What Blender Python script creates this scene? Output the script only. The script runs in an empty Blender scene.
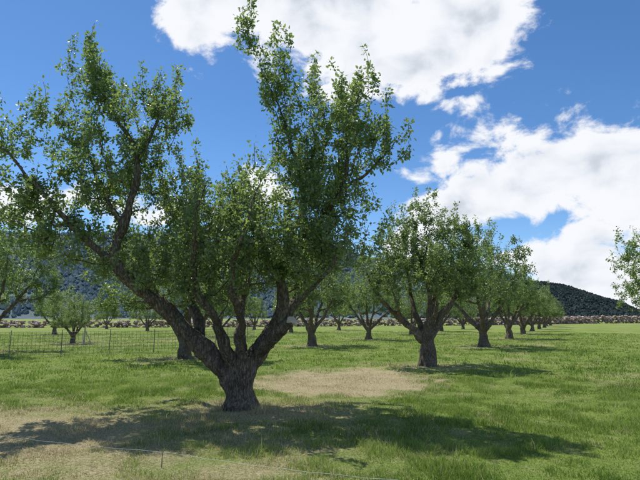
import bpy, math, random
import numpy as np
from mathutils import Vector, noise as mnoise

scene = bpy.context.scene
scene.view_settings.view_transform = 'Standard'
scene.view_settings.look = 'None'
scene.view_settings.exposure = 0

SUN_EL, SUN_AZ = 62.0, -42.0
TAB = np.random.default_rng(7).random((256, 256))

def vnoise(x, y):
    xi = np.floor(x).astype(int); yi = np.floor(y).astype(int)
    fx = x - xi; fy = y - yi
    fx = fx*fx*(3-2*fx); fy = fy*fy*(3-2*fy)
    a = TAB[xi % 256, yi % 256]; b = TAB[(xi+1) % 256, yi % 256]
    c = TAB[xi % 256, (yi+1) % 256]; d = TAB[(xi+1) % 256, (yi+1) % 256]
    return (a*(1-fx)+b*fx)*(1-fy)+(c*(1-fx)+d*fx)*fy

def fbm(x, y, f, o=4):
    v = 0; amp = 0.5; t = 0
    for i in range(o):
        v = v + amp*vnoise(x*f+17.3*i, y*f+5.1*i); t += amp
        f *= 2.03; amp *= 0.55
    return v/t

def sstep(a, b, x):
    t = np.clip((x-a)/(b-a), 0, 1)
    return t*t*(3-2*t)

def make_mesh(name, verts, faces, k, attrs=None, smooth=False, midx=None):
    me = bpy.data.meshes.new(name)
    verts = np.asarray(verts, dtype=np.float32); faces = np.asarray(faces, dtype=np.int32)
    me.vertices.add(len(verts)); me.vertices.foreach_set('co', verts.ravel())
    me.loops.add(faces.size); me.loops.foreach_set('vertex_index', faces.ravel())
    nf = len(faces)
    me.polygons.add(nf)
    me.polygons.foreach_set('loop_start', np.arange(nf, dtype=np.int32)*k)
    me.polygons.foreach_set('use_smooth', np.full(nf, smooth))
    if attrs:
        for an, av in attrs.items():
            a = me.attributes.new(an, 'FLOAT', 'POINT')
            a.data.foreach_set('value', np.asarray(av, dtype=np.float32))
    me.update(calc_edges=True)
    return me

def add_obj(name, me, parent=None, loc=(0, 0, 0)):
    o = bpy.data.objects.new(name, me)
    scene.collection.objects.link(o)
    o.location = loc
    if parent: o.parent = parent
    return o

# ------------------------------------------------------------ materials
def new_mat(name):
    m = bpy.data.materials.new(name); m.use_nodes = True
    nt = m.node_tree; nt.nodes.clear()
    return m, nt

def N(nt, t, **kw):
    n = nt.nodes.new(t)
    for k, v in kw.items():
        setattr(n, k, v)
    return n

def ramp(nt, stops):
    r = nt.nodes.new('ShaderNodeValToRGB')
    e = r.color_ramp.elements
    while len(e) < len(stops): e.new(0.5)
    for i, (p, c) in enumerate(stops):
        e[i].position = p; e[i].color = (*c, 1)
    return r

def bark_material():
    m, nt = new_mat('apple_bark'); L = nt.links.new
    out = N(nt, 'ShaderNodeOutputMaterial'); p = N(nt, 'ShaderNodeBsdfPrincipled')
    tc = N(nt, 'ShaderNodeTexCoord'); mp = N(nt, 'ShaderNodeMapping')
    mp.inputs['Scale'].default_value = (1, 1, 0.30)
    L(tc.outputs['Object'], mp.inputs['Vector'])
    n1 = N(nt, 'ShaderNodeTexNoise'); n1.inputs['Scale'].default_value = 30; n1.inputs['Detail'].default_value = 5
    n1.inputs['Roughness'].default_value = 0.7
    n2 = N(nt, 'ShaderNodeTexNoise'); n2.inputs['Scale'].default_value = 3.0; n2.inputs['Detail'].default_value = 3
    vo = N(nt, 'ShaderNodeTexVoronoi', feature='DISTANCE_TO_EDGE'); vo.inputs['Scale'].default_value = 26
    add = N(nt, 'ShaderNodeVectorMath', operation='MULTIPLY_ADD')
    L(n1.outputs['Color'], add.inputs[0]); add.inputs[1].default_value = (0.09, 0.09, 0.09); L(mp.outputs[0], add.inputs[2])
    L(mp.outputs[0], n1.inputs['Vector']); L(tc.outputs['Object'], n2.inputs['Vector']); L(add.outputs[0], vo.inputs['Vector'])
    r1 = ramp(nt, [(0.3, (0.125, 0.098, 0.075)), (0.5, (0.25, 0.205, 0.165)), (0.72, (0.38, 0.325, 0.27))])
    L(n1.outputs['Fac'], r1.inputs[0])
    r2 = ramp(nt, [(0.38, (0.72, 0.69, 0.65)), (0.62, (1.08, 1.07, 1.05))])
    L(n2.outputs['Fac'], r2.inputs[0])
    mx = N(nt, 'ShaderNodeMix', data_type='RGBA', blend_type='MULTIPLY'); mx.inputs[0].default_value = 1
    L(r1.outputs[0], mx.inputs[6]); L(r2.outputs[0], mx.inputs[7])
    r3 = ramp(nt, [(0.0, (0.38, 0.36, 0.33)), (0.1, (1, 1, 1))])
    L(vo.outputs['Distance'], r3.inputs[0])
    mx2 = N(nt, 'ShaderNodeMix', data_type='RGBA', blend_type='MULTIPLY'); mx2.inputs[0].default_value = 0.7
    L(mx.outputs[2], mx2.inputs[6]); L(r3.outputs[0], mx2.inputs[7])
    L(mx2.outputs[2], p.inputs['Base Color']); p.inputs['Roughness'].default_value = 0.92
    p.inputs['Specular IOR Level'].default_value = 0.12
    mn = N(nt, 'ShaderNodeMath', operation='MINIMUM'); mn.inputs[1].default_value = 0.16
    L(vo.outputs['Distance'], mn.inputs[0])
    ma = N(nt, 'ShaderNodeMath', operation='MULTIPLY_ADD'); ma.inputs[1].default_value = 3.0
    L(mn.outputs[0], ma.inputs[0]); L(n1.outputs['Fac'], ma.inputs[2])
    b = N(nt, 'ShaderNodeBump'); b.inputs['Strength'].default_value = 0.9; b.inputs['Distance'].default_value = 0.032
    L(ma.outputs[0], b.inputs['Height']); L(b.outputs[0], p.inputs['Normal'])
    L(p.outputs[0], out.inputs[0])
    return m

def leaf_material(name, dark, mid, light, back):
    m, nt = new_mat(name); L = nt.links.new
    out = N(nt, 'ShaderNodeOutputMaterial'); p = N(nt, 'ShaderNodeBsdfPrincipled')
    at = N(nt, 'ShaderNodeAttribute', attribute_name='lv')
    r = ramp(nt, [(0.0, dark), (0.5, mid), (1.0, light)]); L(at.outputs['Fac'], r.inputs[0])
    g = N(nt, 'ShaderNodeNewGeometry')
    mx = N(nt, 'ShaderNodeMix', data_type='RGBA'); L(g.outputs['Backfacing'], mx.inputs[0])
    bk = N(nt, 'ShaderNodeMix', data_type='RGBA'); bk.inputs[0].default_value = 0.55
    L(r.outputs[0], bk.inputs[6]); bk.inputs[7].default_value = (*back, 1)
    L(r.outputs[0], mx.inputs[6]); L(bk.outputs[2], mx.inputs[7])
    L(mx.outputs[2], p.inputs['Base Color']); p.inputs['Roughness'].default_value = 0.42
    p.inputs['Specular IOR Level'].default_value = 0.5
    tr = N(nt, 'ShaderNodeBsdfTranslucent')
    tm = N(nt, 'ShaderNodeMix', data_type='RGBA', blend_type='MULTIPLY'); tm.inputs[0].default_value = 1
    L(r.outputs[0], tm.inputs[6]); tm.inputs[7].default_value = (2.0, 2.1, 1.15, 1)
    L(tm.outputs[2], tr.inputs['Color'])
    ms = N(nt, 'ShaderNodeMixShader'); ms.inputs[0].default_value = 0.42
    L(p.outputs[0], ms.inputs[1]); L(tr.outputs[0], ms.inputs[2]); L(ms.outputs[0], out.inputs[0])
    return m

BARK = bark_material()
LEAF = leaf_material('apple_leaf', (0.080, 0.122, 0.044), (0.142, 0.195, 0.075), (0.225, 0.278, 0.12), (0.26, 0.29, 0.20))
LEAF2 = leaf_material('cottonwood_leaf', (0.09, 0.14, 0.04), (0.14, 0.20, 0.06), (0.21, 0.275, 0.09), (0.22, 0.26, 0.14))

# ------------------------------------------------------------ tree builder
def catmull(ctrl, step=0.12):
    c = np.array(ctrl, float)
    c = np.vstack([2*c[0]-c[1], c, 2*c[-1]-c[-2]])
    out = []
    for i in range(1, len(c)-2):
        p0, p1, p2, p3 = c[i-1], c[i], c[i+1], c[i+2]
        n = max(2, int(np.linalg.norm(p2[:3]-p1[:3])/step))
        for t in np.arange(n)/n:
            out.append(0.5*((2*p1)+(-p0+p2)*t+(2*p0-5*p1+4*p2-p3)*t*t+(-p0+3*p1-3*p2+p3)*t**3))
    out.append(c[-2])
    o = np.array(out)
    o[:, 3] = np.maximum(o[:, 3], 0.008)
    return o

def tube(pts, rad, k, V, F, cap=True, lump=0.0, rs=None):
    n = len(pts)
    T = np.gradient(pts, axis=0)
    T /= (np.linalg.norm(T, axis=1)[:, None]+1e-9)
    a = np.array([1.0, 0, 0]) if abs(T[0][0]) < 0.8 else np.array([0, 1.0, 0])
    u = np.cross(T[0], a); u /= np.linalg.norm(u)
    ang = np.arange(k)*2*math.pi/k
    base = V['n']; rings = []
    for i in range(n):
        u = u - T[i]*np.dot(u, T[i]); u /= (np.linalg.norm(u)+1e-9)
        w = np.cross(T[i], u)
        r = rad[i]*np.ones(k)
        rings.append(pts[i]+np.outer(np.cos(ang)*r, u)+np.outer(np.sin(ang)*r, w))
    V['v'].append(np.vstack(rings)); V['n'] += n*k
    i = np.arange(n-1)[:, None]; j = np.arange(k)[None, :]
    A = base+i*k+j; B = base+i*k+(j+1) % k
    F.append(np.stack([A, B, B+k, A+k], -1).reshape(-1, 4))
    if cap:
        for end, idx in ((0, 0), (1, n-1)):
            c = V['n']; V['v'].append(pts[idx][None, :]); V['n'] += 1
            s = base+idx*k
            for q in range(0, k, 2):
                a1, a2, a3 = s+q, s+(q+1) % k, s+(q+2) % k
                F.append(np.array([[c, a3, a2, a1] if end == 0 else [c, a1, a2, a3]]))

def build_tree(tag, limbs, lobes, n_attr, seed, leaf_len, per_node, leafmat, step=0.14,
               voxel=0.03, rem_min=0.035, shoot=0.5, spread=0.085, zmin=1.3, leaf_z=1.7):
    rng = np.random.default_rng(seed)
    pos = []; par = []; rad = []; limbflag = []
    V = {'v': [], 'n': 0}; F = []
    chains = []
    for lb in limbs:
        c = catmull(lb)
        hgt = np.clip((c[:, 2]-1.0)/3.5, 0, 1)
        c[:, 3] = np.maximum(c[:, 3]*.90*(1-.30*hgt), .008)
        m = len(c)
        w = np.cumsum(rng.normal(0, 0.018, (m, 3)), axis=0)
        w -= np.linspace(0, 1, m)[:, None]*w[-1]
        c[:, :3] += w*min(1, 1)
        rr = c[:, 3]*(1+0.10*np.sin(np.arange(m)*0.9+rng.random()*6)+rng.normal(0, 0.03, m))
        keep = c[:, 3] >= 0.0
        kk = 12
        tube(c[keep][:, :3], rr[keep], kk, V, F)
        for q in range(m):
            pos.append(c[q, :3]); par.append(-1); rad.append(c[q, 3]); limbflag.append(True)
        chains.append(c)
    # thick limbs -> one fused, knobbly surface
    me0 = make_mesh('tmp', np.vstack(V['v']), np.vstack(F), 4)
    ob = bpy.data.objects.new('tmp', me0); scene.collection.objects.link(ob)
    md = ob.modifiers.new('r', 'REMESH'); md.mode = 'VOXEL'; md.voxel_size = voxel
    sm = ob.modifiers.new('s', 'SMOOTH'); sm.factor = 0.5; sm.iterations = 3
    dg = bpy.context.evaluated_depsgraph_get()
    trunk = bpy.data.meshes.new_from_object(ob.evaluated_get(dg))
    bpy.data.objects.remove(ob); bpy.data.meshes.remove(me0)
    nv = len(trunk.vertices)
    co = np.empty(nv*3, np.float32); trunk.vertices.foreach_get('co', co); co = co.reshape(-1, 3)
    no = np.empty(nv*3, np.float32); trunk.vertex_normals.foreach_get('vector', no); no = no.reshape(-1, 3)
    d = np.array([mnoise.noise(Vector((p[0]*7, p[1]*7, p[2]*3.0)))*0.036 +
                  mnoise.noise(Vector((p[0]*19, p[1]*19, p[2]*5)))*0.024 for p in co])
    low = np.clip(1-co[:, 2]/4.0, 0.25, 1)
    co = co+no*(d*low)[:, None]
    # flared, ribbed root collar
    a = np.arctan2(co[:, 1], co[:, 0]); f = np.clip(1-co[:, 2]/0.40, 0, 1)**2
    hz = np.hypot(co[:, 0], co[:, 1]) < 0.8
    k = 1+f*(0.12+0.14*np.sin(a*5+seed)+0.08*np.sin(a*9+2))
    co[:, 0] = np.where(hz, co[:, 0]*k, co[:, 0]); co[:, 1] = np.where(hz, co[:, 1]*k, co[:, 1])
    trunk.vertices.foreach_set('co', co.ravel().astype(np.float32))
    trunk.polygons.foreach_set('use_smooth', np.ones(len(trunk.polygons), bool))
    trunk.update(); trunk.name = tag+'_trunk'
    trunk.materials.clear(); trunk.materials.append(BARK)
    # attraction points
    lobes = np.array(lobes, float)
    wgt = (lobes[:, 3]*lobes[:, 4]*lobes[:, 5])**0.8
    if lobes.shape[1] > 6: wgt = wgt*lobes[:, 6]
    wgt /= wgt.sum()
    ids = rng.choice(len(lobes), n_attr, p=wgt)
    dirs = rng.normal(size=(n_attr, 3)); dirs /= np.linalg.norm(dirs, axis=1)[:, None]
    rr = rng.random(n_attr)**0.42
    pts = lobes[ids, :3]+dirs*rr[:, None]*lobes[ids, 3:6]
    P = np.array(pos)
    cap = len(P)+n_attr*60
    NP = np.zeros((cap, 3)); NP[:len(P)] = P; cnt = len(P)
    ok = np.zeros(cap, bool)
    ok[:cnt] = (P[:, 2] > zmin) & (np.array(rad) < 0.2)
    parent = np.full(cap, -1); R = np.zeros(cap); R[:cnt] = rad
    nlimb = cnt
    d0 = np.array([np.min(np.sum((P[ok[:cnt]]-p)**2, axis=1)) for p in pts])
    newch = []
    for i in np.argsort(d0):
        p = pts[i]
        dv = p-NP[:cnt]
        cost = np.linalg.norm(dv, axis=1)+0.9*np.maximum(0, -dv[:, 2]+0.05)
        cost[~ok[:cnt]] = 1e9
        q = int(np.argmin(cost)); L = np.linalg.norm(p-NP[q])
        if L < 0.1: continue
        m = max(2, int(L/step))
        t = (np.arange(1, m+1)/m)[:, None]
        side = rng.normal(0, 0.10*L, 3); side[2] -= 0.10*L
        path = NP[q]*(1-t)**2+2*t*(1-t)*((NP[q]+p)/2+side)+t*t*p
        # upright sprout at the end
        if rng.random() < shoot:
            h = rng.uniform(0.2, 0.65)
            ms = max(2, int(h/step)); up = rng.normal(0, 0.22, 3)*h; up[2] = h
            tt = (np.arange(1, ms+1)/ms)[:, None]
            path = np.vstack([path, p+up*tt])
        path += rng.normal(0, 0.010, path.shape)
        idx = [q]
        for v in path:
            NP[cnt] = v; parent[cnt] = idx[-1]; ok[cnt] = True; idx.append(cnt); cnt += 1
        newch.append(idx)
    # pipe-model radii
    e = 2.4; acc = np.zeros(cnt)
    for i in range(cnt-1, nlimb-1, -1):
        if acc[i] == 0: acc[i] = 0.0042**e
        R[i] = acc[i]**(1/e)
        if parent[i] >= nlimb: acc[parent[i]] += acc[i]*0.96 if acc[parent[i]] else acc[i]
    V = {'v': [], 'n': 0}; F = []
    for idx in newch:
        r = R[idx].copy()
        r[0] = min(max(R[idx[1]]*1.15, 0.005), R[idx[0]]*0.95)
        tube(NP[idx], r, 4 if r.max() < 0.015 else 7, V, F, cap=False)
    tw = make_mesh(tag+'_twigs', np.vstack(V['v']), np.vstack(F), 4, smooth=True)
    tw.materials.append(BARK)
    # leaves in spurs along the young wood
    nodes = np.arange(nlimb, cnt)
    nodes = nodes[(R[nodes] < 0.016) & (NP[nodes, 2] > leaf_z)]
    lt = [i for i in range(nlimb) if rad[i] < 0.055 and P[i, 2] > leaf_z]
    nodes = np.concatenate([nodes, np.array(lt, int)])
    # vigour varies through the crown: bare stretches and thick clusters
    cell = np.array([mnoise.noise(Vector(NP[i]*1.7)) for i in nodes])
    vig = rng.random(len(nodes))**1.3
    cn = np.maximum(0, np.round(per_node*(0.2+1.7*vig)*np.clip(1+1.1*cell, .25, 1.7))).astype(int)
    rep = np.repeat(nodes, cn); M = len(rep)
    off = rng.normal(size=(M, 3)); off /= np.linalg.norm(off, axis=1)[:, None]
    C = NP[rep]+off*(spread*rng.random(M)**0.6)[:, None]+rng.normal(0, 0.02, (M, 3))
    ax = off*0.9+rng.normal(0, 0.5, (M, 3)); ax[:, 2] += 0.12
    ax /= np.linalg.norm(ax, axis=1)[:, None]
    nn = rng.normal(0, 0.65, (M, 3)); nn[:, 2] += 0.9
    sd = np.cross(ax, nn); sd /= (np.linalg.norm(sd, axis=1)[:, None]+1e-9)
    nn = np.cross(sd, ax)
    Ln = leaf_len*rng.uniform(0.55, 1.3, M)[:, None]; W = Ln*0.60
    fold = Ln*rng.uniform(0.02, 0.16, M)[:, None]; droop = Ln*rng.uniform(0, 0.25, M)[:, None]
    b = C; tip = C+ax*Ln-nn*droop
    l1 = C+ax*Ln*.3+sd*W*.46+nn*fold; l2 = C+ax*Ln*.68+sd*W*.40+nn*(fold*.8-droop*.4)
    r1 = C+ax*Ln*.3-sd*W*.46+nn*fold; r2 = C+ax*Ln*.68-sd*W*.40+nn*(fold*.8-droop*.4)
    VV = np.stack([b, l1, l2, tip, r2, r1], 1).reshape(-1, 3)
    o = (np.arange(M)*6)[:, None]
    FF = np.stack([o+np.array([[0, 3, 2, 1]]), o+np.array([[0, 5, 4, 3]])], 1).reshape(-1, 4)
    cl = rng.random(cnt)[rep]
    lv = np.clip(0.5*cl+0.5*rng.random(M), 0, 1)
    lf = make_mesh(tag+'_leaves', VV, FF, 4, attrs={'lv': np.repeat(lv, 6)})
    lf.materials.append(leafmat)
    print('TREE', tag, 'nodes', cnt, 'leaves', M, 'trunkverts', nv)
    return trunk, tw, lf

def place_tree(name, parts, loc, rot=0.0, sc=(1, 1, 1)):
    e = bpy.data.objects.new(name, None); scene.collection.objects.link(e)
    e.empty_display_size = 0.3
    e.location = loc; e.rotation_euler = (0, 0, math.radians(rot)); e.scale = sc
    for pn, me in zip(('trunk_and_limbs', 'twigs', 'leaves'), parts):
        add_obj(pn, me, parent=e)
    return e

# ---- big foreground tree (hand-laid limbs, metres)
A_limbs = [
 [(0,0,-.15,.36),(0,0,.15,.32),(-.02,0,.5,.29),(-.02,0,.9,.26)],
 [(-.08,0,.35,.22),(-.29,0,.68,.22),(-.75,-.1,1.12,.19),(-1.31,-.25,1.70,.16),(-1.89,-.4,2.15,.14),(-2.22,-.5,2.6,.12),(-2.08,-.4,3.6,.10),(-2.03,-.3,4.5,.08),(-2.44,-.2,5.2,.055),(-3.0,0,6.2,.03),(-3.15,0,6.95,.012)],
 [(-2.15,-.5,2.45,.09),(-2.72,-.7,3.0,.075),(-3.35,-.9,3.8,.055),(-3.95,-1.0,4.4,.035),(-4.5,-1.0,4.75,.02)],
 [(-2.08,-.45,3.2,.07),(-2.75,.1,4.0,.06),(-3.3,.6,4.9,.04),(-3.6,.8,5.6,.02)],
 [(-2.04,-.3,4.4,.06),(-1.65,-.4,5.0,.045),(-1.45,-.5,5.7,.02)],
 [(-.7,-.05,1.05,.13),(-1.02,.4,1.85,.11),(-1.3,.8,2.5,.085),(-1.25,1.0,3.5,.06),(-1.08,1.0,4.4,.04),(-1.2,.9,5.2,.015)],
 [(-.3,.1,.7,.13),(-.75,.5,1.08,.12),(-1.25,1.0,1.3,.10),(-1.8,1.5,1.75,.08),(-2.4,1.9,2.4,.05),(-2.8,2.1,3.2,.02)],
 [(-.1,-.1,.75,.13),(-.42,-.5,1.45,.095),(-.66,-.9,2.15,.07),(-.55,-1.3,3.0,.045),(-.42,-1.5,3.7,.02)],
 [(-.02,.1,.8,.13),(-.14,.6,1.8,.09),(-.1,1.1,2.6,.065),(0,1.5,3.5,.04),(.1,1.6,4.3,.02)],
 [(.04,0,.45,.2),(.18,0,.85,.19),(.46,-.05,1.28,.16),(.74,-.1,1.9,.13),(.70,-.15,2.45,.115),(1.0,-.2,3.0,.10),(1.46,-.3,3.5,.08),(1.82,-.4,4.2,.06),(1.95,-.4,5.1,.04),(2.15,-.3,5.9,.02)],
 [(.8,-.15,2.6,.09),(1.0,.1,3.3,.08),(1.0,.25,4.0,.07),(.86,.3,4.95,.055),(.52,.3,5.95,.038),(.15,.2,6.8,.022),(-.15,.2,7.6,.01)],
 [(1.46,-.3,3.5,.06),(2.0,-.6,3.95,.045),(2.55,-.8,4.4,.03),(2.85,-.8,4.8,.015)],
 [(.3,-.1,.98,.14),(.60,-.40,1.27,.12),(.92,-.62,1.55,.105)],
 [(.6,-.35,1.27,.09),(1.0,-.75,1.85,.06),(1.5,-1.1,2.3,.045),(1.9,-1.3,3.0,.025)],
 [(.15,.1,.8,.15),(.5,.6,1.45,.11),(.9,1.2,2.1,.08),(1.3,1.6,2.9,.06),(1.6,1.7,3.8,.03)],
 [(.0,-.15,.8,.10),(.1,-.7,1.5,.08),(.05,-1.3,2.2,.06),(.3,-1.8,3.0,.04),(.5,-1.9,3.7,.02)],
 [(.98,.25,4.2,.05),(1.3,.2,4.9,.04),(1.2,.1,5.7,.02)],
]
A_lobes = [
 (-3.15,0,6.7,.3,.4,.4,1.1),(-3.08,0,6.0,.55,.8,.8,1),(-3.65,.2,5.3,.75,.9,.6,.9),(-4.25,-.7,4.65,.6,.8,.45,1),(-2.4,-.1,5.5,.65,1.0,.65,.85),
 (-1.5,-.3,5.15,.55,.9,.75,.9),(-2.4,.1,4.2,1.2,1.5,.8,.9),(-3.4,-.5,3.65,1.0,1.2,.6,.9),(-1.3,.6,3.6,.75,1.3,.9,1),
 (-2.4,.8,2.75,1.1,1.1,.5,1),(-1.7,-.2,2.4,.9,1.1,.45,.9),(-2.9,-.6,2.8,.8,.8,.45,.9),(-3.7,-.4,3.0,.6,.8,.4,.9),(-.35,0,3.1,.95,1.8,.85,1.2),(.1,.3,3.85,.55,1.4,.65,1),
 (.85,0,3.0,.95,1.6,.8,1.25),(.42,.3,6.5,.5,.5,.85,1.1),(-.08,.2,7.25,.24,.3,.5,1.5),(.85,.2,5.75,.7,.8,.65,1.0),
 (1.85,-.2,5.1,.75,1.0,.8,1.0),(2.25,-.3,5.95,.3,.4,.45,1.1),(2.45,-.6,4.55,.55,.9,.5,1.1),(1.2,.2,4.4,.9,1.3,.75,1.05),
 (1.75,-.2,3.75,.8,1.2,.5,1.15),(1.0,.0,2.4,.9,1.6,.5,1.15),(1.8,-.4,2.85,.65,1.2,.5,1.1),(-.5,-.1,2.35,.9,1.6,.5,1.2),(.3,-.9,2.7,.9,.9,.6,1.05),
]
partsA = build_tree('main_apple', A_limbs, A_lobes, 1550, 11, 0.066, 16.5, LEAF, step=0.12, voxel=0.022)
treeA = place_tree('apple_tree', partsA, (-1.40, 9.2, 0))

# pale sawn face on the stub of the limb
def cut_face():
    c = Vector((.93, -.63, 1.565)); n = Vector((.50, -.50, .70)).normalized()
    u = n.cross(Vector((0, 0, 1))).normalized(); w = n.cross(u)
    k = 20; vs = []
    for ring, (rs, h) in enumerate(((0.088, -0.05), (0.080, 0.006), (0.066, 0.010))):
        for i in range(k):
            a = i*2*math.pi/k
            rr = rs*(1+0.07*math.sin(3*a+1)+0.04*math.sin(5*a))
            vs.append(c+u*math.cos(a)*rr*1.25+w*math.sin(a)*rr+n*h)
    vs.append(c+n*0.012); f = []
    for r in range(2):
        for i in range(k):
            f.append((r*k+i, r*k+(i+1) % k, (r+1)*k+(i+1) % k, (r+1)*k+i))
    for i in range(k): f.append((2*k+i, 2*k+(i+1) % k, 3*k))
    me = bpy.data.meshes.new('cut'); me.from_pydata([tuple(v) for v in vs], [], f); me.update()
    m, nt = new_mat('sawn_wood'); L = nt.links.new
    out = N(nt, 'ShaderNodeOutputMaterial'); p = N(nt, 'ShaderNodeBsdfPrincipled')
    tx = N(nt, 'ShaderNodeTexNoise'); tx.inputs['Scale'].default_value = 22; tx.inputs['Detail'].default_value = 5
    r = ramp(nt, [(0.35, (0.36, 0.28, 0.21)), (0.65, (0.66, 0.55, 0.45))]); L(tx.outputs['Fac'], r.inputs[0])
    L(r.outputs[0], p.inputs['Base Color']); p.inputs['Roughness'].default_value = .8
    L(p.outputs[0], out.inputs[0]); me.materials.append(m)
    add_obj('sawn_limb_face', me, parent=treeA)
cut_face()

# ---- second tree of the row
B_limbs = [
 [(0,0,-.15,.38),(0,0,.2,.31),(0,0,.55,.27),(.02,0,1.0,.25)],
 [(0,0,.75,.18),(-.5,-.1,1.2,.15),(-1.1,-.2,1.7,.11),(-1.8,-.3,2.5,.07),(-2.2,-.3,3.4,.03)],
 [(-.05,.1,.9,.16),(-.3,.3,1.9,.11),(-.5,.6,3.0,.07),(-.7,.7,4.2,.03)],
 [(0,0,.95,.17),(.1,-.2,2.0,.12),(0,-.3,3.2,.07),(.1,-.3,4.8,.03)],
 [(.05,0,.85,.18),(.5,.1,1.5,.15),(1.0,0,2.3,.11),(1.4,-.1,3.1,.07),(1.6,-.2,4.3,.03)],
 [(0,.1,.95,.15),(.3,.8,1.7,.10),(.6,1.5,2.7,.05),(.7,1.8,3.6,.03)],
 [(.1,-.1,1.3,.10),(.2,-.8,2.1,.07),(-.1,-1.5,2.9,.04),(-.2,-1.8,3.6,.02)],
 [(-.9,-.15,1.55,.07),(-1.2,-.9,2.2,.05),(-1.5,-1.3,2.9,.03)],
]
B_lobes = [(-1.65,0,3.1,.9,1.3,.9,1),(-.8,.2,4.2,.9,1.3,1.0,1),(.05,-.1,5.0,.6,.9,.9,1),(.9,0,4.1,.8,1.3,1.0,1),
 (1.45,0,3.3,.7,1.2,1.0,1),(.1,-1.2,3.0,1.2,.9,.8,1),(.4,1.3,3.1,1.2,.9,.9,1),(-.2,0,3.3,1.3,1.3,.8,1),(1.3,-.2,2.4,.8,.9,.4,1),(-1.6,-.3,2.4,.8,1,.4,1)]
partsB = build_tree('second_apple', B_limbs, B_lobes, 720, 23, 0.078, 16, LEAF, step=0.15, voxel=0.035)

def auto_tree(seed, height, spread, nl):
    rng = np.random.default_rng(seed)
    fk = rng.uniform(.7, 1.0)
    limbs = [[(0,0,-.15,.34),(0,0,.2,.28),(.02,0,.55,.24),(0,.02,fk+.1,.22)]]
    lobes = []
    a0 = rng.random()*6.28
    for i in range(nl):
        a = a0+i*2*math.pi/nl+rng.normal(0, .25)
        ca, sa = math.cos(a), math.sin(a)
        tilt = rng.uniform(.75, 1.15)
        R1 = spread*tilt; H = height*rng.uniform(.74, 1.0)
        pts = [(0,0,fk-.3,.15),(ca*R1*.22,sa*R1*.22,fk+.35,.13),(ca*R1*.48,sa*R1*.48,fk+1.15,.10),
               (ca*R1*.66,sa*R1*.66,H*.5,.07),(ca*R1*.78,sa*R1*.78,H*.7,.04),(ca*R1*.74,sa*R1*.74,H*.9,.015)]
        limbs.append(pts)
        lobes.append((ca*R1*.72,sa*R1*.72,H*.64,spread*.42,spread*.42,height*.20,1))
        lobes.append((ca*R1*.78,sa*R1*.78,H*.84,spread*.22,spread*.22,height*.13,1))
        b = a+rng.choice([-1,1])*rng.uniform(.4,.8)
        limbs.append([(ca*R1*.45,sa*R1*.45,fk+1.05,.08),(math.cos(b)*R1*.75,math.sin(b)*R1*.75,H*.42,.055),(math.cos(b)*R1*1.0,math.sin(b)*R1*1.0,H*.55,.02)])
        lobes.append((math.cos(b)*R1*.85,math.sin(b)*R1*.85,H*.44,spread*.38,spread*.38,height*.12,1))
    limbs.append([(0,0,fk,.14),(.1,-.1,height*.4,.10),(-.1,.1,height*.65,.06),(0,0,height*.85,.02)])
    lobes.append((0,0,height*.64,spread*.5,spread*.5,height*.22,1))
    lobes.append((0,0,height*.42,spread*.7,spread*.7,height*.08,.8))
    return limbs, lobes

variants = []
for s, h, sp, nl in ((31, 7.0, 2.7, 4), (37, 5.9, 2.9, 5), (41, 6.4, 2.5, 4)):
    l, lo = auto_tree(s, h, sp, nl)
    variants.append(build_tree('apple_%d' % s, l, lo, 450, s, 0.10, 13, LEAF, step=0.19, voxel=0.05, spread=0.12))
lc, loc_ = auto_tree(53, 9.5, 4.2, 6)
cotton = build_tree('cottonwood', lc, loc_, 620, 53, 0.13, 14, LEAF2, step=0.25, voxel=0.06, spread=0.17)

TREES = [(-1.40, 9.2)]
def T(v, x, y, rot, s=1.0, sz=1.0, parts=None):
    place_tree('apple_tree', parts or variants[v], (x, y, 0), rot, (s, s, s*sz)); TREES.append((x, y))
T(0, 3.62, 17.2, 0, 1, 1, partsB)
# main row
T(0, 9.1, 28.4, 20, 1.10, 1.04)
T(2, 14.6, 39.5, 120, 1.0)
T(1, 20.1, 50.5, 200, 1.0)
T(0, 25.6, 61.5, 290, .9)
T(2, 31.2, 72.5, 10, .95)
T(1, 36.8, 83.5, 80, 1.0)
T(0, 42.3, 95, 170, .85)
T(2, 48, 106, 230, .95)
# second row
T(1, -5.4, 20.5, 60, 1.05, 1.05)
T(2, -.5, 29.3, 150, .98)
T(0, 3.6, 38, 250, .9)
T(1, 9.0, 50, 330, 1.0)
T(2, 14.5, 61, 40, 1.0)
T(1, 20.5, 73, 140, .9)
# third row and outliers to the left
T(0, -15.8, 24, 200, 1.1, 1.05)
T(1, -15.7, 32.5, 30, .62)
T(2, -8.7, 44, 95, .85)
T(1, -3.2, 56, 210, .95)
T(0, 2.5, 67, 10, .9)
T(2, -26, 50, 300, .8)
T(1, -21, 62, 260, .8)
T(0, -15, 72, 70, .75)
T(2, -31, 74, 170, .7)
T(2, -9, 70, 330, .8)
# trees at the right edge
place_tree('cottonwood_tree', cotton, (24.2, 33, 0), 75, (.98, .98, 1.02))
place_tree('cottonwood_tree', cotton, (92, 128, 0), 150, (.8, .8, .9))

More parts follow.
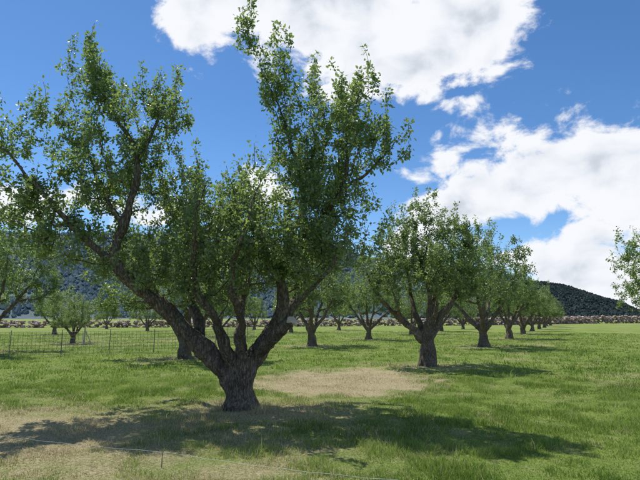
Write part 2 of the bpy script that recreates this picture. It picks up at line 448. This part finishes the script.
# ------------------------------------------------------------ ground
def dryness(x, y):
    n1 = fbm(x, y, .55); n2 = fbm(x+40, y-9, 2.6); n3 = fbm(x-7, y+31, .16)
    n = (n1-.5)*1.1+(n2-.5)*.9
    disc = sstep(1.18, .62, np.hypot((x-.5)/2.5, (y-13.5)/2.7)+n*.85)
    ln = sstep(1.3, .4, np.hypot((x+4.0)/4.2, (y-7.0)/2.9)+n*.9)*.88
    tb = sstep(1.2, .4, np.hypot((x+1.1)/2.4, (y-8.9)/1.7)+n*.5)*.85
    d = np.maximum(np.maximum(disc, ln), tb)
    for (tx, ty) in TREES[1:]:
        d = np.maximum(d, .6*sstep(1.2, .3, np.hypot((x-tx)/2.2, (y-ty)/2.0)+n*.5))
    g = sstep(.5, .78, n1*.55+n3*.45)*.42
    g2 = sstep(.56, .75, n2)*.28
    far = sstep(60, 130, np.hypot(x, y))*.08
    return np.clip(np.maximum(d, g+g2+far), 0, 1), disc

def axis(lo, hi, st, far):
    core = np.arange(lo, hi+1e-6, st); out = []; s = st; v = hi
    while v < far: s *= 1.09; v += s; out.append(v)
    out2 = []; s = st; v = lo
    while v > -far: s *= 1.09; v -= s; out2.append(v)
    return np.array(out2[::-1]+list(core)+out)
gx = axis(-14, 16, .12, 5000); gy = axis(2, 26, .12, 5000)
X, Y = np.meshgrid(gx, gy)
near = np.exp(-((np.hypot(X, Y))/60)**2)
Z = ((fbm(X, Y, 1.6)-.5)*.05+(fbm(X+9, Y, .3)-.5)*.10)*near
dr, _ = dryness(X, Y)
def ground_z(x, y):
    return ((fbm(x, y, 1.6)-.5)*.05+(fbm(x+9, y, .3)-.5)*.10)*np.exp(-((np.hypot(x, y))/60)**2)
ny, nx = X.shape
ii = (np.arange(ny-1)[:, None]*nx+np.arange(nx-1)[None, :]).ravel()
me = make_mesh('ground', np.stack([X.ravel(), Y.ravel(), Z.ravel()], 1), np.stack([ii, ii+1, ii+nx+1, ii+nx], 1), 4,
               attrs={'dry': dr.ravel()}, smooth=True)
m, nt = new_mat('turf_ground'); L = nt.links.new
out = N(nt, 'ShaderNodeOutputMaterial'); p = N(nt, 'ShaderNodeBsdfPrincipled')
g = N(nt, 'ShaderNodeNewGeometry'); at = N(nt, 'ShaderNodeAttribute', attribute_name='dry')
na = N(nt, 'ShaderNodeTexNoise'); na.inputs['Scale'].default_value = 30; na.inputs['Detail'].default_value = 4; na.inputs['Roughness'].default_value = .75
nb = N(nt, 'ShaderNodeTexNoise'); nb.inputs['Scale'].default_value = .35; nb.inputs['Detail'].default_value = 6; nb.inputs['Roughness'].default_value = .7
nc = N(nt, 'ShaderNodeTexNoise'); nc.inputs['Scale'].default_value = 5; nc.inputs['Detail'].default_value = 3
for q in (na, nb, nc): L(g.outputs['Position'], q.inputs['Vector'])
rg = ramp(nt, [(.3, (.09, .14, .028)), (.5, (.185, .255, .055)), (.7, (.275, .33, .09))]); L(na.outputs['Fac'], rg.inputs[0])
rs = ramp(nt, [(.3, (.16, .125, .07)), (.5, (.40, .33, .19)), (.68, (.60, .52, .33))]); L(na.outputs['Fac'], rs.inputs[0])
rb = ramp(nt, [(.32, (.66, .77, .62)), (.68, (1.22, 1.13, 1.1))]); L(nb.outputs['Fac'], rb.inputs[0])
ml = N(nt, 'ShaderNodeMix', data_type='RGBA', blend_type='MULTIPLY'); ml.inputs[0].default_value = 1
L(rg.outputs[0], ml.inputs[6]); L(rb.outputs[0], ml.inputs[7])
ma = N(nt, 'ShaderNodeMath', operation='MULTIPLY_ADD'); ma.inputs[1].default_value = .7; ma.inputs[2].default_value = -.35
L(nc.outputs['Fac'], ma.inputs[0])
mb = N(nt, 'ShaderNodeMath', operation='ADD', use_clamp=True); L(ma.outputs[0], mb.inputs[0]); L(at.outputs['Fac'], mb.inputs[1])
mx = N(nt, 'ShaderNodeMix', data_type='RGBA'); L(mb.outputs[0], mx.inputs[0]); L(ml.outputs[2], mx.inputs[6]); L(rs.outputs[0], mx.inputs[7])
L(mx.outputs[2], p.inputs['Base Color']); p.inputs['Roughness'].default_value = 1; p.inputs['Specular IOR Level'].default_value = .1
b = N(nt, 'ShaderNodeBump'); b.inputs['Distance'].default_value = .05; b.inputs['Strength'].default_value = .8
L(na.outputs['Fac'], b.inputs['Height']); L(b.outputs[0], p.inputs['Normal']); L(p.outputs[0], out.inputs[0])
me.materials.append(m)
add_obj('ground', me)

# ------------------------------------------------------------ grass blades
def grass(n, r0, r1, pw, seed, hgt, wid):
    rng = np.random.default_rng(seed)
    u = rng.random(n); e = 2-pw
    r = (r0**e+u*(r1**e-r0**e))**(1/e)
    a = np.radians(rng.uniform(-46, 46, n))
    x = r*np.sin(a)+0; y = r*np.cos(a)
    d, disc = dryness(x, y)
    keep = rng.random(n) > disc*.5
    x, y, r, d, disc = x[keep], y[keep], r[keep], d[keep], disc[keep]; n = len(x)
    clump = fbm(x+3, y+5, 2.4, 4)
    isdry = rng.random(n) < np.clip(d*1.05-.05+.08, 0, .97)
    h = hgt*(.3+1.6*sstep(.35, .72, clump)**1.4)*rng.uniform(.5, 1.35, n)*(1-.4*d)
    tb = np.exp(-(np.hypot(x+1.4, y-9.2)/.75)**2)
    h *= 1+2.0*tb
    tall = rng.random(n) < .01
    h = np.where(tall, h*1.9, h)
    sc = np.sqrt(np.maximum(r, 5)/6)
    w = wid*rng.uniform(.6, 1.4, n)*sc
    flat = isdry & (rng.random(n) < .65)
    lean = np.where(flat, rng.uniform(1.2, 3, n), np.abs(rng.normal(.45, .35, n)))
    h = np.where(flat, h*.45+.01, h)
    th = rng.uniform(0, 2*math.pi, n); ph = rng.uniform(0, 2*math.pi, n)
    z = ground_z(x, y)-.004
    B = np.stack([x, y, z], 1)
    s = np.stack([np.cos(th), np.sin(th), 0*th], 1)*w[:, None]*.5
    D = np.stack([np.cos(ph), np.sin(ph), 0*ph], 1)
    up = np.array([[0, 0, 1.0]])
    hl = h[:, None]; ln = lean[:, None]
    mid = B+up*hl*.6+D*hl*ln*.3; tip = B+up*hl*np.where(flat, .9, 1.0)[:, None]+D*hl*ln
    VV = np.stack([B-s, B+s, mid+s*.8, mid-s*.8, tip+s*.15, tip-s*.15], 1).reshape(-1, 3)
    o = (np.arange(n)*6)[:, None]
    FF = np.stack([o+np.array([[0, 1, 2, 3]]), o+np.array([[3, 2, 4, 5]])], 1).reshape(-1, 4)
    gv = np.clip(.5+(fbm(x, y, .8)-.5)*1.3+rng.normal(0, .24, n), 0, 1)
    val = np.where(isdry, 1.45+.55*rng.random(n), gv)
    return VV, FF, np.repeat(val, 6)
V1, F1, v1 = grass(360000, 4.4, 15, 1.15, 3, .050, .0055)
V2, F2, v2 = grass(230000, 15, 60, 1.55, 4, .055, .011)
me = make_mesh('grass', np.vstack([V1, V2]), np.vstack([F1, F2+len(V1)]), 4, attrs={'gv': np.concatenate([v1, v2])})
m, nt = new_mat('grass_blade'); L = nt.links.new
out = N(nt, 'ShaderNodeOutputMaterial'); p = N(nt, 'ShaderNodeBsdfPrincipled')
at = N(nt, 'ShaderNodeAttribute', attribute_name='gv')
hf = N(nt, 'ShaderNodeMath', operation='MULTIPLY'); hf.inputs[1].default_value = .5; L(at.outputs['Fac'], hf.inputs[0])
r = ramp(nt, [(0, (.12, .20, .030)), (.25, (.24, .34, .062)), (.5, (.36, .44, .115)), (.74, (.40, .32, .17)), (1, (.68, .60, .39))]); L(hf.outputs[0], r.inputs[0])
L(r.outputs[0], p.inputs['Base Color']); p.inputs['Roughness'].default_value = .65; p.inputs['Specular IOR Level'].default_value = .2
tr = N(nt, 'ShaderNodeBsdfTranslucent'); L(r.outputs[0], tr.inputs['Color'])
ms = N(nt, 'ShaderNodeMixShader'); ms.inputs[0].default_value = .45
L(p.outputs[0], ms.inputs[1]); L(tr.outputs[0], ms.inputs[2]); L(ms.outputs[0], out.inputs[0])
me.materials.append(m); add_obj('grass', me)

# ------------------------------------------------------------ stone wall far across the orchard
import bmesh
def stone_wall():
    rng = np.random.default_rng(5)
    bm = bmesh.new(); bmesh.ops.create_icosphere(bm, subdivisions=1, radius=1)
    iv = np.array([v.co[:] for v in bm.verts]); fi = np.array([[v.index for v in f.verts] for f in bm.faces]); bm.free()
    ctrl = np.array([(-110, 78), (-60, 79), (-20, 86), (40, 112), (75, 142), (110, 158), (170, 170)], float)
    seg = np.diff(ctrl, axis=0); sl = np.hypot(seg[:, 0], seg[:, 1]); cum = np.concatenate([[0], np.cumsum(sl)])
    n = 5600; VV = []; FF = []; cv = []
    s = rng.random(n)*cum[-1]
    px = np.interp(s, cum, ctrl[:, 0]); py = np.interp(s, cum, ctrl[:, 1])
    H = np.interp(s, [0, cum[2], cum[4], cum[-1]], [1.05, 1.1, 2.0, 2.1])*(.85+.3*fbm(s, s*0, .12))
    u = rng.random(n)
    z = u*H; wd = 1.1*(1-u*.55)
    px += rng.normal(0, .25, n); py += rng.uniform(-1, 1, n)*wd
    for i in range(n):
        r = rng.uniform(.12, .32)*(1+.3*(H[i] > 1.6))
        q = iv*(1+rng.normal(0, .16, (len(iv), 1)))*np.array([rng.uniform(.9, 1.7), rng.uniform(.8, 1.2), rng.uniform(.55, .9)])*r
        a = rng.random()*6.28; c, sn = math.cos(a), math.sin(a)
        q = q@np.array([[c, sn, 0], [-sn, c, 0], [0, 0, 1]])
        VV.append(q+np.array([px[i], py[i], z[i]])); FF.append(fi+i*len(iv)); cv += [rng.random()]*len(iv)
    me = make_mesh('stone_wall', np.vstack(VV), np.vstack(FF), 3, attrs={'cv': cv})
    m, nt = new_mat('red_sandstone'); L = nt.links.new
    out = N(nt, 'ShaderNodeOutputMaterial'); p = N(nt, 'ShaderNodeBsdfPrincipled')
    at = N(nt, 'ShaderNodeAttribute', attribute_name='cv')
    r = ramp(nt, [(0, (.20, .14, .11)), (.5, (.38, .275, .225)), (1, (.50, .41, .35))]); L(at.outputs['Fac'], r.inputs[0])
    L(r.outputs[0], p.inputs['Base Color']); p.inputs['Roughness'].default_value = .95; L(p.outputs[0], out.inputs[0])
    me.materials.append(m); add_obj('stone_wall', me)
stone_wall()

# ------------------------------------------------------------ hills
def hill(name, prof, R0, R1, cA, cB, seed, ntree, tcol, thr=.4, hs=1.0):
    az = np.radians(np.linspace(prof[0][0], prof[-1][0], 420)); nr = 70
    t = np.linspace(0, 1, nr)
    rr = R0+(R1-R0)*t
    A, Rr = np.meshgrid(az, rr)
    def hz(az_, t_):
        e = np.interp(np.degrees(az_), [q[0] for q in prof], [q[1] for q in prof])
        r_ = R0+(R1-R0)*t_; x_ = r_*np.sin(az_); y_ = r_*np.cos(az_)
        tp = np.tan(np.radians(e))*(R0+(R1-R0)*.8)
        s_ = np.where(t_ < .8, sstep(0, .8, t_)**.85, 1-.35*((t_-.8)/.2)**2)
        z_ = tp*s_*(.86+.28*fbm(x_+seed, y_, .006, 5))+(fbm(x_, y_+seed, .02, 4)-.5)*16*s_*np.clip(e/3, 0, 1)
        return x_, y_, z_-2
    Tt = np.repeat(t[:, None], len(az), 1)
    x, y, z = hz(A, Tt)
    nx = len(az); ny = nr
    ii = (np.arange(ny-1)[:, None]*nx+np.arange(nx-1)[None, :]).ravel()
    me = make_mesh(name, np.stack([x.ravel(), y.ravel(), z.ravel()], 1), np.stack([ii, ii+1, ii+nx+1, ii+nx], 1), 4, smooth=True)
    m, nt = new_mat(name+'_cover'); L = nt.links.new
    out = N(nt, 'ShaderNodeOutputMaterial'); p = N(nt, 'ShaderNodeBsdfPrincipled')
    g = N(nt, 'ShaderNodeNewGeometry'); n1 = N(nt, 'ShaderNodeTexNoise'); n1.inputs['Scale'].default_value = .02; n1.inputs['Detail'].default_value = 10; n1.inputs['Roughness'].default_value = .75
    L(g.outputs['Position'], n1.inputs['Vector'])
    r = ramp(nt, [(.42, cA), (.6, cB)]); L(n1.outputs['Fac'], r.inputs[0]); L(r.outputs[0], p.inputs['Base Color'])
    p.inputs['Roughness'].default_value = 1; p.inputs['Specular IOR Level'].default_value = 0
    L(p.outputs[0], out.inputs[0]); me.materials.append(m); add_obj(name, me)
    rng = np.random.default_rng(seed)
    a = rng.uniform(az[0], az[-1], ntree); tt = .04+.92*rng.random(ntree)**.8
    x, y, z = hz(a, tt)
    dens = fbm(x, y, .012, 4)+rng.normal(0, .04, ntree); k = dens > thr; x, y, z = x[k], y[k], z[k]; n = len(x)
    h = hs*rng.uniform(3.5, 7.5, n)*R1/1500; w = h*rng.uniform(.4, .7, n)
    ang = np.arange(5)*2*math.pi/5
    ring = np.stack([x[:, None]+w[:, None]*np.cos(ang), y[:, None]+w[:, None]*np.sin(ang), np.repeat((z+h*.3)[:, None], 5, 1)+rng.normal(0, .8, (n, 5))], 2)
    bot = np.stack([x, y, z-3], 1)[:, None]; top = np.stack([x+rng.normal(0, .8, n), y, z+h], 1)[:, None]
    VV = np.concatenate([ring, bot, top], 1).reshape(-1, 3); o = (np.arange(n)*7)[:, None]
    FF = []
    for q in range(5):
        FF.append(o+np.array([[q, (q+1) % 5, 6]])); FF.append(o+np.array([[(q+1) % 5, q, 5]]))
    me = make_mesh(name+'_forest', VV, np.vstack(FF), 3, attrs={'cv': np.repeat(rng.random(n), 7)})
    m, nt = new_mat(name+'_conifers'); L = nt.links.new
    out = N(nt, 'ShaderNodeOutputMaterial'); p = N(nt, 'ShaderNodeBsdfPrincipled'); at = N(nt, 'ShaderNodeAttribute', attribute_name='cv')
    r = ramp(nt, [(0, tcol[0]), (1, tcol[1])]); L(at.outputs['Fac'], r.inputs[0]); L(r.outputs[0], p.inputs['Base Color'])
    p.inputs['Roughness'].default_value = 1; p.inputs['Specular IOR Level'].default_value = 0; L(p.outputs[0], out.inputs[0])
    me.materials.append(m); add_obj(name+'_forest', me)
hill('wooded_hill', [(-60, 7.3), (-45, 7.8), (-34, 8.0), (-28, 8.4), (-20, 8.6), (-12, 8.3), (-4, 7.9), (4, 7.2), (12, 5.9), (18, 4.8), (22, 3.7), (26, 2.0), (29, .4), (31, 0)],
     700, 1700, (.105, .14, .16), (.15, .185, .19), 3, 60000, ((.105, .145, .165), (.135, .18, .19)), .36)  # bluish aerial haze is mixed into these slope and tree colours
hill('dark_hill', [(14, 0), (17, 1.9), (20, 3.4), (23, 3.9), (25.5, 3.7), (27.5, 3.1), (29, 2.5), (30.5, 1.9), (32, 1.0), (33.5, .4), (40, .25), (50, .2), (60, .2)],
     420, 900, (.04, .055, .052), (.06, .073, .064), 9, 34000, ((.034, .049, .049), (.056, .074, .066)), .3, .62)

# ------------------------------------------------------------ wire mesh fence, left
def simple_mat(name, c, rough=.7, metal=0.0):
    m, nt = new_mat(name); L = nt.links.new
    out = N(nt, 'ShaderNodeOutputMaterial'); p = N(nt, 'ShaderNodeBsdfPrincipled')
    tx = N(nt, 'ShaderNodeTexNoise'); tx.inputs['Scale'].default_value = 14; tx.inputs['Detail'].default_value = 5
    r = ramp(nt, [(.3, tuple(q*.65 for q in c)), (.7, tuple(min(1, q*1.2) for q in c))]); L(tx.outputs['Fac'], r.inputs[0])
    L(r.outputs[0], p.inputs['Base Color']); p.inputs['Roughness'].default_value = rough; p.inputs['Metallic'].default_value = metal
    L(p.outputs[0], out.inputs[0]); return m
WIRE = simple_mat('rusty_fence_wire', (.16, .15, .135), .7, .0)
POST = simple_mat('weathered_steel_post', (.20, .19, .16), .8)
WOOD = simple_mat('pale_weathered_wood', (.5, .42, .36), .9)
def tubes_mesh(name, segs, mat):
    V = {'v': [], 'n': 0}; F = []
    for pts, r, k in segs: tube(np.array(pts, float), np.full(len(pts), r) if np.isscalar(r) else np.array(r), k, V, F)
    me = make_mesh(name, np.vstack(V['v']), np.vstack(F), 4, smooth=False); me.materials.append(mat); return me
def wire_fence(path, H, parent_name, sp=.16):
    e = bpy.data.objects.new(parent_name, None); scene.collection.objects.link(e)
    c = np.array(path, float); d = np.hypot(*np.diff(c, axis=0).T); cum = np.concatenate([[0], np.cumsum(d)])
    at = lambda s: (float(np.interp(s, cum, c[:, 0])), float(np.interp(s, cum, c[:, 1])))
    posts = []; s = 0; rng = random.Random(2)
    while s <= cum[-1]+.01:
        x, y = at(s); l = rng.uniform(-.03, .03)
        posts.append(([(x, y, -.3), (x+l*.5, y, .6), (x+l, y, H+.08)], .016, 6)); s += 1.9
    wires = []
    for z in np.linspace(.06, H, 8):
        wires.append(([(*at(q), z+.008*math.sin(q*2.1+z*9)) for q in np.arange(0, cum[-1], .4)], .0065, 4))
    q = 0
    while q < cum[-1]:
        x, y = at(q); wires.append(([(x, y, .06), (x, y, H*.5), (x, y, H)], .0055, 4)); q += sp
    add_obj('posts', tubes_mesh('fence_posts', posts, POST), e); add_obj('wire_mesh', tubes_mesh('fence_wire', wires, WIRE), e)
wire_fence([(-24, 19.5), (-13.2, 20.8), (-6.6, 24.2), (-5.6, 30), (-4.6, 36)], 1.0, 'wire_mesh_fence')
# pale wooden stakes beside the young tree
stk = bpy.data.objects.new('wooden_stake', None); scene.collection.objects.link(stk); stk.location = (-14.3, 31, 0)
add_obj('shaft', tubes_mesh('stake', [([(0, 0, -.2), (0, .01, .5), (.02, .01, 1.0), (.02, .01, 1.12)], [.06, .055, .05, .012], 8)], WOOD), stk)
add_obj('brace', tubes_mesh('brace', [([(.5, 0, -.1), (.27, 0, .4), (.03, 0, .85)], .028, 6)], WOOD), stk)

# low strand of wire across the foreground
e = bpy.data.objects.new('low_wire_strand', None); scene.collection.objects.link(e)
pa, pb = np.array((-7.5, 7.9)), np.array((1.2, 4.6)); segs = []; pts = []
for i in range(61):
    t = i/60; q = pa*(1-t)+pb*t
    sag = .03*math.sin(math.pi*((t*3) % 1))
    pts.append((q[0], q[1], .17-sag+.004*math.sin(i*1.7)))
add_obj('wire', tubes_mesh('strand', [(pts, .0019, 5)], simple_mat('pale_wire', (.36, .36, .34), .5)), e)
sg = []
for i in (0, 20, 40, 60):
    x, y, z = pts[i]; sg.append(([(x, y, -.1), (x, y, .12), (x+.01, y, .19)], .005, 6))
add_obj('short_stakes', tubes_mesh('short_stakes', sg, POST), e)

# ------------------------------------------------------------ sun and sky
sv = Vector((math.sin(math.radians(SUN_AZ))*math.cos(math.radians(SUN_EL)), math.cos(math.radians(SUN_AZ))*math.cos(math.radians(SUN_EL)), math.sin(math.radians(SUN_EL))))
ld = bpy.data.lights.new('sun', 'SUN'); ld.energy = 5.0; ld.angle = math.radians(.5); ld.color = (1, .965, .9)
lo = bpy.data.objects.new('sun', ld); scene.collection.objects.link(lo); lo.rotation_euler = sv.to_track_quat('Z', 'Y').to_euler(); lo.location = (-10, 10, 30)

w = bpy.data.worlds.new('World'); scene.world = w; w.use_nodes = True
try:
    w.cycles.sampling_method = 'MANUAL'; w.cycles.sample_map_resolution = 256
except Exception as ex: print(ex)
nt = w.node_tree; nt.nodes.clear(); L = nt.links.new
def M(op, a, b=None, c=None, clamp=False):
    n = nt.nodes.new('ShaderNodeMath'); n.operation = op; n.use_clamp = clamp
    for i, v in enumerate((a, b, c)):
        if v is None: continue
        if isinstance(v, (int, float)): n.inputs[i].default_value = v
        else: L(v, n.inputs[i])
    return n.outputs[0]
tc = N(nt, 'ShaderNodeTexCoord')
sp = N(nt, 'ShaderNodeSeparateXYZ'); L(tc.outputs['Generated'], sp.inputs[0])
az = M('MULTIPLY', M('ARCTAN2', sp.outputs[0], sp.outputs[1]), 57.2958)
el = M('MULTIPLY', M('ARCSINE', sp.outputs[2]), 57.2958)
cb = N(nt, 'ShaderNodeCombineXYZ'); L(M('MULTIPLY', az, .055), cb.inputs[0]); L(M('MULTIPLY', el, .085), cb.inputs[1])
wp = N(nt, 'ShaderNodeTexNoise', noise_dimensions='2D'); wp.inputs['Scale'].default_value = 1.3; wp.inputs['Detail'].default_value = 3; L(cb.outputs[0], wp.inputs['Vector'])
ws = N(nt, 'ShaderNodeSeparateColor'); L(wp.outputs['Color'], ws.inputs[0])
azw = M('ADD', az, M('MULTIPLY', M('SUBTRACT', ws.outputs[0], .5), 11.0))
elw = M('ADD', el, M('MULTIPLY', M('SUBTRACT', ws.outputs[1], .5), 7.0))
blobs = [(2.5,36,20,10,1.4),(16.5,30.5,8.5,6,1.3),(9.0,27.5,9.5,4,1.15),(-13,33.5,8.5,6.5,1.15),
 (30,15.5,9.5,5.2,1.35),(22.3,13.2,8.5,4.2,1.25),(14.5,11.2,8.5,3.8,1.15),(35,12.3,9,6.3,1.3),(46,16,12,8,1.1),(28,4.8,8.5,3.2,1.2),
 (14.6,18.0,2.5,1.6,.40),(15.5,22.8,3,1.4,.30),(19.8,20.2,5,1.4,.34),(10,16.8,3.2,1.6,.45),(-6.8,15.5,4,3,.75),
 (-33,11.5,8,2.6,.85),(-20,11,6,2,.6),(75,25,20,9,1),(-80,20,22,8,.9),(140,35,30,13,1)]  # clouds far to the sides and behind are unseen, added for fill light
dens = None
for (a, e_, ra, re, amp) in blobs:
    dx = M('MULTIPLY_ADD', azw, 1/ra, -a/ra); dy = M('MULTIPLY_ADD', elw, 1/re, -e_/re)
    d = M('SQRT', M('MULTIPLY_ADD', dx, dx, M('MULTIPLY', dy, dy)))
    v = M('MULTIPLY_ADD', d, -amp, amp)
    dens = v if dens is None else M('MAXIMUM', dens, v)
n1 = N(nt, 'ShaderNodeTexNoise', noise_dimensions='2D'); n1.inputs['Scale'].default_value = 3.0; n1.inputs['Detail'].default_value = 8; n1.inputs['Roughness'].default_value = .6
L(cb.outputs[0], n1.inputs['Vector']); n1.inputs['Distortion'].default_value = .2
cb2 = N(nt, 'ShaderNodeVectorMath', operation='ADD'); L(cb.outputs[0], cb2.inputs[0]); cb2.inputs[1].default_value = (-.05, .13, 0)
n2 = N(nt, 'ShaderNodeTexNoise', noise_dimensions='2D'); n2.inputs['Scale'].default_value = 3.0; n2.inputs['Detail'].default_value = 5; n2.inputs['Roughness'].default_value = .5
L(cb2.outputs[0], n2.inputs['Vector']); n2.inputs['Distortion'].default_value = .2
dn = M('ADD', dens, M('MULTIPLY', M('SUBTRACT', n1.outputs['Fac'], .5), 2.0))
dn2 = M('ADD', dens, M('MULTIPLY', M('SUBTRACT', n2.outputs['Fac'], .5), 2.8))
mask = N(nt, 'ShaderNodeMapRange', interpolation_type='SMOOTHSTEP'); mask.inputs['From Min'].default_value = -.05; mask.inputs['From Max'].default_value = .36
L(dn, mask.inputs['Value'])
shd = N(nt, 'ShaderNodeMapRange', interpolation_type='SMOOTHSTEP'); shd.inputs['From Min'].default_value = .4; shd.inputs['From Max'].default_value = 1.75
L(dn2, shd.inputs['Value'])
cr = ramp(nt, [(0, (.93, .95, .99)), (.5, (.80, .84, .91)), (1, (.58, .63, .71))]); L(shd.outputs[0], cr.inputs[0])  # cloud self-shadow painted as grey where the offset density is high
sky = N(nt, 'ShaderNodeTexSky', sky_type='NISHITA'); sky.sun_disc = False
sky.sun_elevation = math.radians(SUN_EL); sky.sun_rotation = math.radians(SUN_AZ % 360); sky.altitude = 2000; sky.air_density = 1.0; sky.dust_density = .4; sky.ozone_density = 3.0
hs = N(nt, 'ShaderNodeHueSaturation'); hs.inputs['Saturation'].default_value = 1.18; L(sky.outputs[0], hs.inputs['Color'])
b1 = N(nt, 'ShaderNodeBackground'); b1.inputs['Strength'].default_value = .15; L(hs.outputs[0], b1.inputs['Color'])
b2 = N(nt, 'ShaderNodeBackground'); b2.inputs['Strength'].default_value = 1.0; L(cr.outputs[0], b2.inputs['Color'])
ms = N(nt, 'ShaderNodeMixShader'); L(mask.outputs[0], ms.inputs[0]); L(b1.outputs[0], ms.inputs[1]); L(b2.outputs[0], ms.inputs[2])
wo = N(nt, 'ShaderNodeOutputWorld'); L(ms.outputs[0], wo.inputs[0])

# ------------------------------------------------------------ camera
cd = bpy.data.cameras.new('camera'); cd.sensor_width = 36; cd.lens = 28.24; cd.clip_end = 20000; cd.clip_start = .1
co = bpy.data.objects.new('camera', cd); scene.collection.objects.link(co)
co.location = (0, 0, 1.6); co.rotation_euler = (math.radians(98.8), 0, 0)
scene.camera = co
